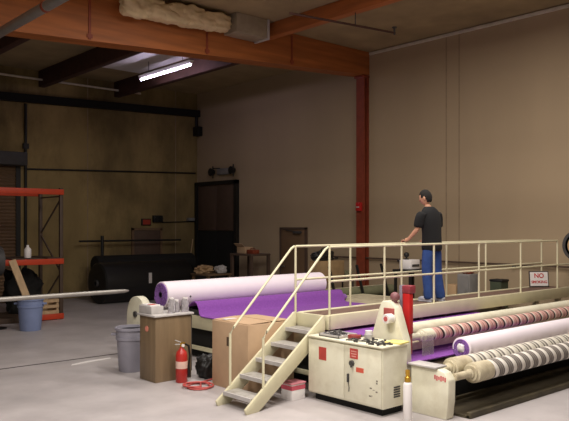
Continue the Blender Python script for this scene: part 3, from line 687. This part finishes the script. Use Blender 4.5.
for k in range(46):
    x_ = 6.22 + random.random() * .36; y_ = 5.34 + random.random() * .66; a = random.random() * PI; L = .02 + random.random() * .045
    if (x_ - 6.4) ** 2 + (y_ - 5.93) ** 2 < .012 or (x_ - 6.52) ** 2 + (y_ - 5.8) ** 2 < .008 or (x_ > 6.44 and y_ < 5.54): continue
    p0 = (x_ - L * math.cos(a), y_ - L * math.sin(a), ZT + .011 + .02 * random.random()); p1 = (x_ + L * math.cos(a), y_ + L * math.sin(a), ZT + .011)
    if k % 3: cl.cyl(p0, p1, .009, .007, seg=8)
    else: cl.cyl((x_, y_, ZT), (x_, y_, ZT + .02 + .02 * random.random()), .016, seg=6)
o = solo('loose_hardware', cl, dark_grey, (6.4, 5.65, ZT), 'scatter of dark bolts and nuts over the control cabinet top', 'hardware'); o['kind'] = 'stuff'
solo('yellow_pad', MB().box(6.46, 6.66, 5.28, 5.5, ZT, ZT + .02, .003, rot=Matrix.Rotation(.15, 3, 'Z')), mat('yellow_paper', (230, 216, 132), .8), (6.56, 5.4, ZT), 'pale yellow notepad on the right end of the cabinet top', 'notepad')

# ------------------------------------------------------------------ winding machine
t = thing('winding_machine', (9.5, 5.2, 0), 'cream carpet winding machine with striped rollers at the front right', 'machine')
MX0, MX1 = 7.1, 12.4
grey_str = stripes('grey_stripes', [(0, (222, 216, 206)), (.2, (84, 80, 78)), (.3, (140, 132, 126)), (.44, (118, 112, 106)), (.58, (150, 142, 134)), (.68, (70, 66, 64)), (.78, (228, 222, 214)), (.92, (236, 232, 224))], .2)
grey_str2 = stripes('grey_stripes_rear', [(0, (210, 204, 190)), (.28, (104, 100, 94)), (.42, (214, 208, 196)), (.58, (120, 114, 108)), (.78, (224, 220, 208))], .22)
pink_str = stripes('pink_stripes', [(0, (204, 158, 148)), (.25, (170, 116, 110)), (.36, (216, 190, 178)), (.44, (196, 146, 138)), (.64, (48, 32, 34)), (.84, (232, 218, 204))], .21)
def roller(y, z, r, m, x0=MX0, cap_m=cream_dark, capL=.32):
    o = part('roller', MB().lathe((x0 + capL, y, z), [(.03, -.02), (r, 0), (r, MX1 - x0 - capL), (.03, MX1 - x0 - capL + .02)], 36, 'X'), m, t)
    part('end_cap', MB().lathe((x0, y, z), [(.03, -.12), (.03, 0), (r * .55, 0), (r * .55, -.03), (r * .8, -.03), (r * .8, .0), (r * 1.02, .01), (r * 1.04, .04), (r * 1.02, capL)], 36, 'X'), cap_m, o)
    part('shaft', MB().lathe((x0 - .36, y, z), [(.045, 0), (.045, .3), (.06, .31), (.06, .36)], 18, 'X'), cap_m, o)
    return o
roller(4.76, .465, .115, grey_str, 7.16)
roller(5.02, .5, .11, grey_str2, 7.1)
roller(5.46, .43, .09, cream_dark, 7.7)
roller(5.62, .79, .08, pink_str, 7.32, cream, .18)
roller(5.86, .83, .09, cream, 7.2, dark_grey, .05)
ep = [(4.76, 0), (5.26, 0), (5.26, .565), (4.9, .565), (4.79, .53), (4.73, .45), (4.74, .2)]
e = part('end_frame', MB().prism(ep, 'X', 6.66, 6.8, .012), cream, t)
part('top_plate', MB().box(6.62, 6.84, 4.88, 5.28, .565, .585, .004), lt_grey, e)
rl = MB()
for k in range(6): rl.box(6.655, 6.66, 4.765 + k * .028, 4.783 + k * .028, .43 + .012 * (k % 2), .48 + .006 * (k % 3))
part('red_lettering', rl, mat('faded_red', (206, 96, 100), .7), e, 'smudged red lettering')
part('cross_shelf', MB().box(6.8, 7.0, 5.12, 5.26, .5, .54), cream, e)
part('end_frame', MB().prism([(4.6, 0), (5.95, 0), (5.95, 1.0), (5.5, 1.0), (4.9, .66), (4.6, .5)], 'X', 12.5, 12.62, .012), cream, t)
# pedestal behind the cabinet with tape reel and ball
pd = [(5.38, 0), (5.94, 0), (5.94, .8), (5.8, 1.2), (5.76, 1.27), (5.62, 1.27), (5.56, 1.2), (5.42, .8)]
p_ = part('pedestal', MB().prism(pd, 'X', 6.72, 6.86, .01), cream, t)
part('cross_beam', MB().box(6.86, 12.5, 5.7, 5.78, .6, .7, .008), cream_dark, t)
part('tape_reel', MB().lathe((6.6, 5.6, 1.07), [(.03, 0), (.055, 0), (.06, .01), (.06, .11), (.03, .11), (.03, 0)], 28, 'X'), white_m, p_, 'white tape reel')
part('reel_plate', MB().box(6.7, 6.72, 5.56, 5.72, 1.08, 1.19, .005), mat('reel_plate_red', (170, 84, 80), .6), p_)
part('reel_hub', MB().lathe((6.595, 5.6, 1.07), [(0, 0), (.03, 0), (.03, .11), (0, .12)], 20, 'X'), mat('reel_red', (190, 90, 90), .6), p_)
part('ball_cap', MB().sph((6.8, 5.62, 1.325), .06).cyl((6.8, 5.62, 1.25), (6.8, 5.62, 1.28), .03), mat('maroon_ball', (128, 82, 86), .5), p_, 'maroon ball cap')
rb = part('red_guard', MB().prism([(5.5, .86), (5.61, .86), (5.61, 1.36), (5.5, 1.36)], 'X', 6.93, 7.01, .01), red_m, t, 'bright red upright guard box')
part('guard_cap', MB().box(6.93, 7.05, 5.49, 5.62, 1.36, 1.46, .015), mat('maroon_cap', (140, 52, 62), .5), rb)
part('guard_back', MB().box(6.93, 7.0, 5.615, 5.66, .6, 1.46, .006), mat('blue_grey_steel', (134, 126, 138), .5), rb)
part('guard_foot', MB().box(6.95, 7.02, 5.52, 5.6, .6, .86, .008), mat('guard_foot', (176, 96, 92), .6), rb)
pnl = bpy.data.materials.new('hazy_plastic'); pnl.use_nodes = True
pb = pnl.node_tree.nodes['Principled BSDF']; pb.inputs['Base Color'].default_value = lin((170, 156, 170)) + [1]; pb.inputs['Alpha'].default_value = .3; pb.inputs['Roughness'].default_value = .3
part('plastic_shield', MB().box(7.02, 7.24, 5.36, 5.372, .6, .84), pnl, t, 'hazy clear plastic shield')
part('floor_tray', MB().box(6.9, 12.5, 4.62, 5.2, 0, .03).box(6.9, 12.5, 4.6, 4.66, 0, .07, .005).box(6.9, 12.5, 5.15, 5.2, 0, .07, .005), mat('tray_olive', (74, 66, 48), .6, var=.2, stain=(46, 40, 30), stain_amt=.7), t)
part('roller_shade_panel', MB().box(6.9, 12.5, 5.22, 5.25, .03, .36), black_matte, t)  # black sheet added to hide lit floor, for the shade below the rollers
# white roll on the striped rollers
t = spiral_roll('carpet_roll', 7.62, 11.3, 5.22, .648, .137, 'white-backed carpet roll resting on the grey striped rollers', None, white_m)
part('core_wad', MB().blob((7.62, 5.22, .653), (.03, .05, .05), .3, 3, 3, 1), white_m, t, 'crumpled white wad in the core', ang=60)
# gas cylinder in front
t = thing('gas_cylinder', (6.5, 5.08, 0), 'slim white gas cylinder with brass valve beside the control cabinet', 'gas cylinder')
gx, gy = 6.22, 4.96
t.location = (gx, gy, 0)
part('bottle', MB().lathe((gx, gy, 0), [(.045, 0), (.05, .01), (.05, .44), (.04, .46), (.02, .47)], 24), white_m, t)
part('valve', MB().lathe((gx, gy, .46), [(.022, 0), (.034, .01), (.034, .06), (.022, .07), (.026, .1), (.026, .14), (0, .145)], 16), brass, t)

# ------------------------------------------------------------------ the man on the catwalk
PX, PY = 9.21, 6.86
def skin_mesh(name, pts, edges, root=0, sub=2):
    """pts: list of ((x,y,z), (rx, ry))"""
    me = bpy.data.meshes.new(name); me.from_pydata([p for p, r in pts], edges, [])
    o = bpy.data.objects.new(name, me); COL.objects.link(o)
    sk = o.modifiers.new('s', 'SKIN'); sk.use_smooth_shade = True; sk.branch_smoothing = .3
    for i, (p, r) in enumerate(pts):
        sv = me.skin_vertices[0].data[i]; sv.radius = r if isinstance(r, tuple) else (r, r); sv.use_root = (i == root)
    sb = o.modifiers.new('u', 'SUBSURF'); sb.levels = sub; sb.render_levels = sub
    bpy.context.view_layer.update()
    r = bpy.data.meshes.new_from_object(o.evaluated_get(bpy.context.evaluated_depsgraph_get()))
    bpy.data.objects.remove(o)
    return r
def ensure_skin(me):
    return me
def make_skin(name, pts, edges, root=0, sub=2):
    me = bpy.data.meshes.new(name); me.from_pydata([p for p, r in pts], edges, [])
    o = bpy.data.objects.new(name, me); COL.objects.link(o)
    sk = o.modifiers.new('s', 'SKIN'); sk.use_smooth_shade = True
    if not me.skin_vertices:
        bpy.context.view_layer.objects.active = o; o.select_set(True); bpy.ops.mesh.customdata_skin_add(); o.select_set(False)
    for i, (p, r) in enumerate(pts):
        sv = me.skin_vertices[0].data[i]; sv.radius = r if isinstance(r, tuple) else (r, r); sv.use_root = (i == root)
    sb = o.modifiers.new('u', 'SUBSURF'); sb.levels = sub; sb.render_levels = sub
    bpy.context.view_layer.update()
    r = bpy.data.meshes.new_from_object(o.evaluated_get(bpy.context.evaluated_depsgraph_get()))
    bpy.data.objects.remove(o); r.name = name
    return r
# joints, local: facing +Y, his left is -X, feet on z = 0
J = dict(pel=(0, 0, .93), wai=(0, .0, 1.08), che=(0, .02, 1.27), shc=(0, .035, 1.41), nec=(-.005, .065, 1.49), hb=(-.01, .09, 1.56),
         ls=(-.165, .035, 1.385), le=(-.25, .09, 1.15), lw=(-.25, .27, .985),
         rs=(.165, .035, 1.385), re=(.255, .06, 1.14), rw=(.2, .25, .975),
         lh=(-.095, 0, .9), lk=(-.11, .03, .5), la=(-.115, -.03, .09), rh=(.095, 0, .9), rk=(.125, .0, .5), ra=(.135, -.07, .09))
def bodypts():
    names = ['pel', 'wai', 'che', 'shc', 'nec', 'hb', 'ls', 'le', 'lw', 'rs', 're', 'rw', 'lh', 'lk', 'la', 'rh', 'rk', 'ra']
    rad = dict(pel=(.1, .07), wai=(.1, .07), che=(.11, .075), shc=(.085, .05), nec=.05, hb=.052, ls=.036, le=.04, lw=.028, rs=.036, re=.04, rw=.028, lh=.058, lk=.045, la=.034, rh=.058, rk=.045, ra=.034)
    pts = [(J[n], rad[n]) for n in names]; ix = {n: i for i, n in enumerate(names)}
    ed = [('pel', 'wai'), ('wai', 'che'), ('che', 'shc'), ('shc', 'nec'), ('nec', 'hb'), ('shc', 'ls'), ('ls', 'le'), ('le', 'lw'), ('shc', 'rs'), ('rs', 're'), ('re', 'rw'), ('pel', 'lh'), ('lh', 'lk'), ('lk', 'la'), ('pel', 'rh'), ('rh', 'rk'), ('rk', 'ra')]
    ed = [(ix[a], ix[b]) for a, b in ed]
    # palms
    for w, s in (('lw', -1), ('rw', 1)):
        wv = Vector(J[w]); i0 = len(pts)
        pts.append(((wv.x + s * .005, wv.y + .035, wv.z - .006), (.034, .018))); ed.append((ix[w], i0))
        pts.append(((wv.x + s * .005, wv.y + .07, wv.z - .012), (.036, .016))); ed.append((i0, i0 + 1))
    return pts, ed
pts, ed = bodypts()
body_me = make_skin('person_body', pts, ed, 0, 2)
bm = bmesh.new(); bm.from_mesh(body_me)
def add_mesh(bm, me):
    bm.from_mesh(me); bpy.data.meshes.remove(me)
# fingers curling over the far rail
for w, s in (('lw', -1), ('rw', 1)):
    wv = Vector(J[w]) + Vector((s * .005, .06, -.012))
    for k, (off, L) in enumerate(((-.03, .068), (-.01, .078), (.01, .072), (.028, .055))):
        a = wv + Vector((off, 0, 0))
        add_mesh(bm, make_skin('f', [(tuple(a), .0095), (tuple(a + Vector((0, .045, -.002))), .009), (tuple(a + Vector((0, .06, -.025))), .008), (tuple(a + Vector((0, .048, -.025 - L * .35))), .0075)], [(0, 1), (1, 2), (2, 3)], 0, 1))
    a = Vector(J[w]) + Vector((-s * .02, .03, -.008))
    add_mesh(bm, make_skin('f', [(tuple(a), .011), (tuple(a + Vector((-s * .028, .025, -.012))), .0105), (tuple(a + Vector((-s * .03, .05, -.03))), .009)], [(0, 1), (1, 2)], 0, 1))
# head with face
hc = Vector((-.015, .115, 1.655)); HR = Matrix.Rotation(.28, 3, 'Z') @ Matrix.Rotation(-.22, 3, 'X')
res = bmesh.ops.create_uvsphere(bm, u_segments=32, v_segments=24, radius=1)
for v in res['verts']:
    n = v.co.copy()
    p = Vector((n.x * .074, n.y * .098, n.z * .118))
    if n.z < 0:
        k = 1 + .32 * n.z; p.x *= k
        p.y = p.y * (1 + .12 * n.z) + .012 * -n.z
    if n.y > .75 and abs(n.x) < .22 and -.42 < n.z < .12:      # nose
        p.y += .022 * (1 - abs(n.x) / .22) * (1 - abs(n.z + .22) / .34 if abs(n.z + .22) < .34 else 0)
    if n.y > .6 and .02 < n.z < .25 and .2 < abs(n.x) < .55: p.y -= .008    # eye sockets
    if n.y > .7 and -.62 < n.z < -.5: p.y += .006                            # lips
    if n.y > .5 and n.z < -.8: p.y += .008
    v.co = hc + HR @ p
for s in (-1, 1):
    r2 = bmesh.ops.create_uvsphere(bm, u_segments=12, v_segments=8, radius=1, matrix=Matrix.Translation(hc + HR @ Vector((s * .075, -.008, -.012))) @ HR.to_4x4() @ Matrix.Diagonal((.012, .022, .034, 1)))
me = bpy.data.meshes.new('body'); bm.to_mesh(me); bm.free()
me.polygons.foreach_set('use_smooth', [True] * len(me.polygons)); me.materials.append(skin_m)
man = thing('person', (PX, PY, DZ), 'man in black t-shirt and blue jeans leaning on the far catwalk rail', 'person')
def pobj(name, me, m, label=None, parent=None):
    me.polygons.foreach_set('use_smooth', [True] * len(me.polygons)); me.materials.clear(); me.materials.append(m)
    o = bpy.data.objects.new(name, me); COL.objects.link(o); o.parent = parent or man
    if label: o['label'] = label
    return o
pobj('body', me, skin_m)
# shirt and jeans as lofted cloth shells
def loft(bm, secs, seg=24):
    rings = []
    for (c, rx, ry, tilt) in secs:
        R_ = tilt
        rings.append([bm.verts.new(Vector(c) + R_ @ Vector((rx * math.cos(2 * PI * i / seg), ry * math.sin(2 * PI * i / seg), 0))) for i in range(seg)])
    for a_, b_ in zip(rings, rings[1:]):
        for i in range(seg): bm.faces.new((a_[i], a_[(i + 1) % seg], b_[(i + 1) % seg], b_[i]))
    bm.faces.new(list(reversed(rings[0]))); bm.faces.new(rings[-1])
I3 = Matrix.Identity(3)
def limb(bm, ps, rs, seg=18):
    secs = []
    for i, p in enumerate(ps):
        a_ = Vector(ps[max(0, i - 1)]); b_ = Vector(ps[min(len(ps) - 1, i + 1)])
        d_ = (b_ - a_).normalized()
        if d_.z < 0: d_ = -d_
        secs.append((p, rs[i], rs[i], Vector((0, 0, 1)).rotation_difference(d_).to_matrix()))
    loft(bm, secs, seg)
def cloth(name, bm, m, label):
    bmesh.ops.recalc_face_normals(bm, faces=bm.faces)
    for v in bm.verts: v.co += v.normal * 0 + Vector((1, 1, 0)) * .006 * noise.noise(v.co * 9)
    me = bpy.data.meshes.new(name); bm.to_mesh(me); bm.free()
    o = pobj(name, me, m, label)
    sb = o.modifiers.new('s', 'SUBSURF'); sb.levels = 1; sb.render_levels = 1
    return o
bm = bmesh.new()
loft(bm, [((0, -.005, .78), .185, .145, I3), ((0, 0, .86), .19, .15, I3), ((0, 0, .98), .182, .14, I3), ((0, .0, 1.1), .18, .135, I3), ((0, .012, 1.22), .192, .142, I3), ((0, .022, 1.32), .205, .142, I3), ((0, .03, 1.4), .2, .125, I3), ((0, .035, 1.45), .165, .108, I3), ((-.003, .045, 1.49), .1, .09, I3), ((-.005, .055, 1.515), .075, .075, I3)])
limb(bm, [(-.12, .033, 1.4), (-.19, .04, 1.405), (-.225, .06, 1.33), (-.24, .078, 1.22), (-.245, .085, 1.17)], [.075, .085, .082, .076, .076])
limb(bm, [(.12, .033, 1.4), (.19, .036, 1.405), (.225, .045, 1.33), (.242, .052, 1.22), (.248, .056, 1.17)], [.075, .085, .082, .076, .076])
cloth('t_shirt', bm, shirt_m, 'loose black t-shirt')
bm = bmesh.new()
loft(bm, [((0, 0, .99), .16, .12, I3), ((0, 0, .92), .17, .13, I3), ((0, -.01, .84), .175, .135, I3), ((0, -.005, .78), .16, .12, I3)])
limb(bm, [(-.08, -.005, .9), (-.092, 0, .78), (-.105, .025, .5), (-.112, -.005, .28), (-.115, -.03, .1), (-.115, -.03, .03)], [.09, .1, .082, .076, .078, .082])
limb(bm, [(.08, -.005, .9), (.095, -.005, .78), (.122, 0, .5), (.13, -.035, .28), (.135, -.07, .1), (.135, -.07, .03)], [.09, .1, .082, .076, .078, .082])
cloth('jeans', bm, jeans_m, 'blue denim jeans')
shoe_m = mat('shoe_pale', (176, 176, 186), .6)
for s, ax, ay in ((-1, -.12, -.03), (1, .14, -.07)):
    me = MB().sph((ax, ay + .06, .045), (.05, .145, .045)).sph((ax, ay, .07), (.048, .07, .06)).box(ax - .045, ax + .045, ay - .07, ay + .19, 0, .025, .012).mesh('shoe', (0, 0, 0))
    pobj('shoe', me, shoe_m, 'pale trainer')
# hair
hb = bmesh.new(); r3 = bmesh.ops.create_uvsphere(hb, u_segments=36, v_segments=26, radius=1)
dele = []
for v in r3['verts']:
    n = v.co.copy()
    if n.z < -.72 or (n.y > .6 and n.z < .45) or (n.y > .15 and n.z < -.0) or (n.y > -.25 and n.z < -.35): dele.append(v); continue
    k = 1.0 + .05 * noise.noise(n * 5)
    v.co = hc + HR @ Vector((n.x * .082 * k, n.y * .107 * k - .004, n.z * .13 * k + .002))
bmesh.ops.delete(hb, geom=dele, context='VERTS')
me = bpy.data.meshes.new('hair'); hb.to_mesh(me); hb.free()
ho = pobj('hair', me, hair_m, 'short dark hair')
so = ho.modifiers.new('t', 'SOLIDIFY'); so.thickness = .012; so.offset = -1

# ------------------------------------------------------------------ lights
S.world = bpy.data.worlds.new('World'); S.world.use_nodes = True
S.world.node_tree.nodes['Background'].inputs['Color'].default_value = (.5, .45, .4, 1)
S.world.node_tree.nodes['Background'].inputs['Strength'].default_value = 0.02
def area(name, loc, sx, sy, w, c, rot=(0, 0, 0)):
    l = bpy.data.lights.new(name, 'AREA'); l.shape = 'RECTANGLE'; l.size = sx; l.size_y = sy; l.energy = w; l.color = c
    o = bpy.data.objects.new(name, l); COL.objects.link(o); o.location = loc; o.rotation_euler = rot
    return o
warm = (1.0, .93, .86)
for i, (x, y, w) in enumerate(((9.6, 5.6, 165), (5.6, 4.6, 285), (1.8, 4.6, 330), (3.6, 0.8, 170), (-0.8, 2.0, 260), (7.6, 8.9, 140))):
    area('ceiling_lamp_light', (x, y, 6.4), 2.4, .35, w, warm, (0, 0, PI / 2))
    f = thing('ceiling_light', (x, y, 6.45), 'white ceiling strip fixture above and before the camera view', 'lamp', 'ceiling strip fixtures over the machine')
    part('housing', MB().box(x - .2, x + .2, y - 1.25, y + 1.25, 6.46, 6.56, .01), white_m, f)
    part('hanger', MB().cyl((x, y, 6.56), (x, y, H), .01), dark_grey, f)

# ------------------------------------------------------------------ camera
cam = bpy.data.cameras.new('Camera'); co = bpy.data.objects.new('Camera', cam); COL.objects.link(co)
co.location = (0, 0, 2.2)
co.rotation_euler = (PI / 2, 0, math.atan2(-.6629, .7487))
cam.sensor_width = 36; cam.lens = 705 / 569 * 36; cam.shift_y = 15.5 / 569; cam.clip_end = 200
S.camera = co
S.view_settings.view_transform = 'Standard'; S.view_settings.look = 'None'; S.view_settings.gamma = 1; S.view_settings.exposure = 0
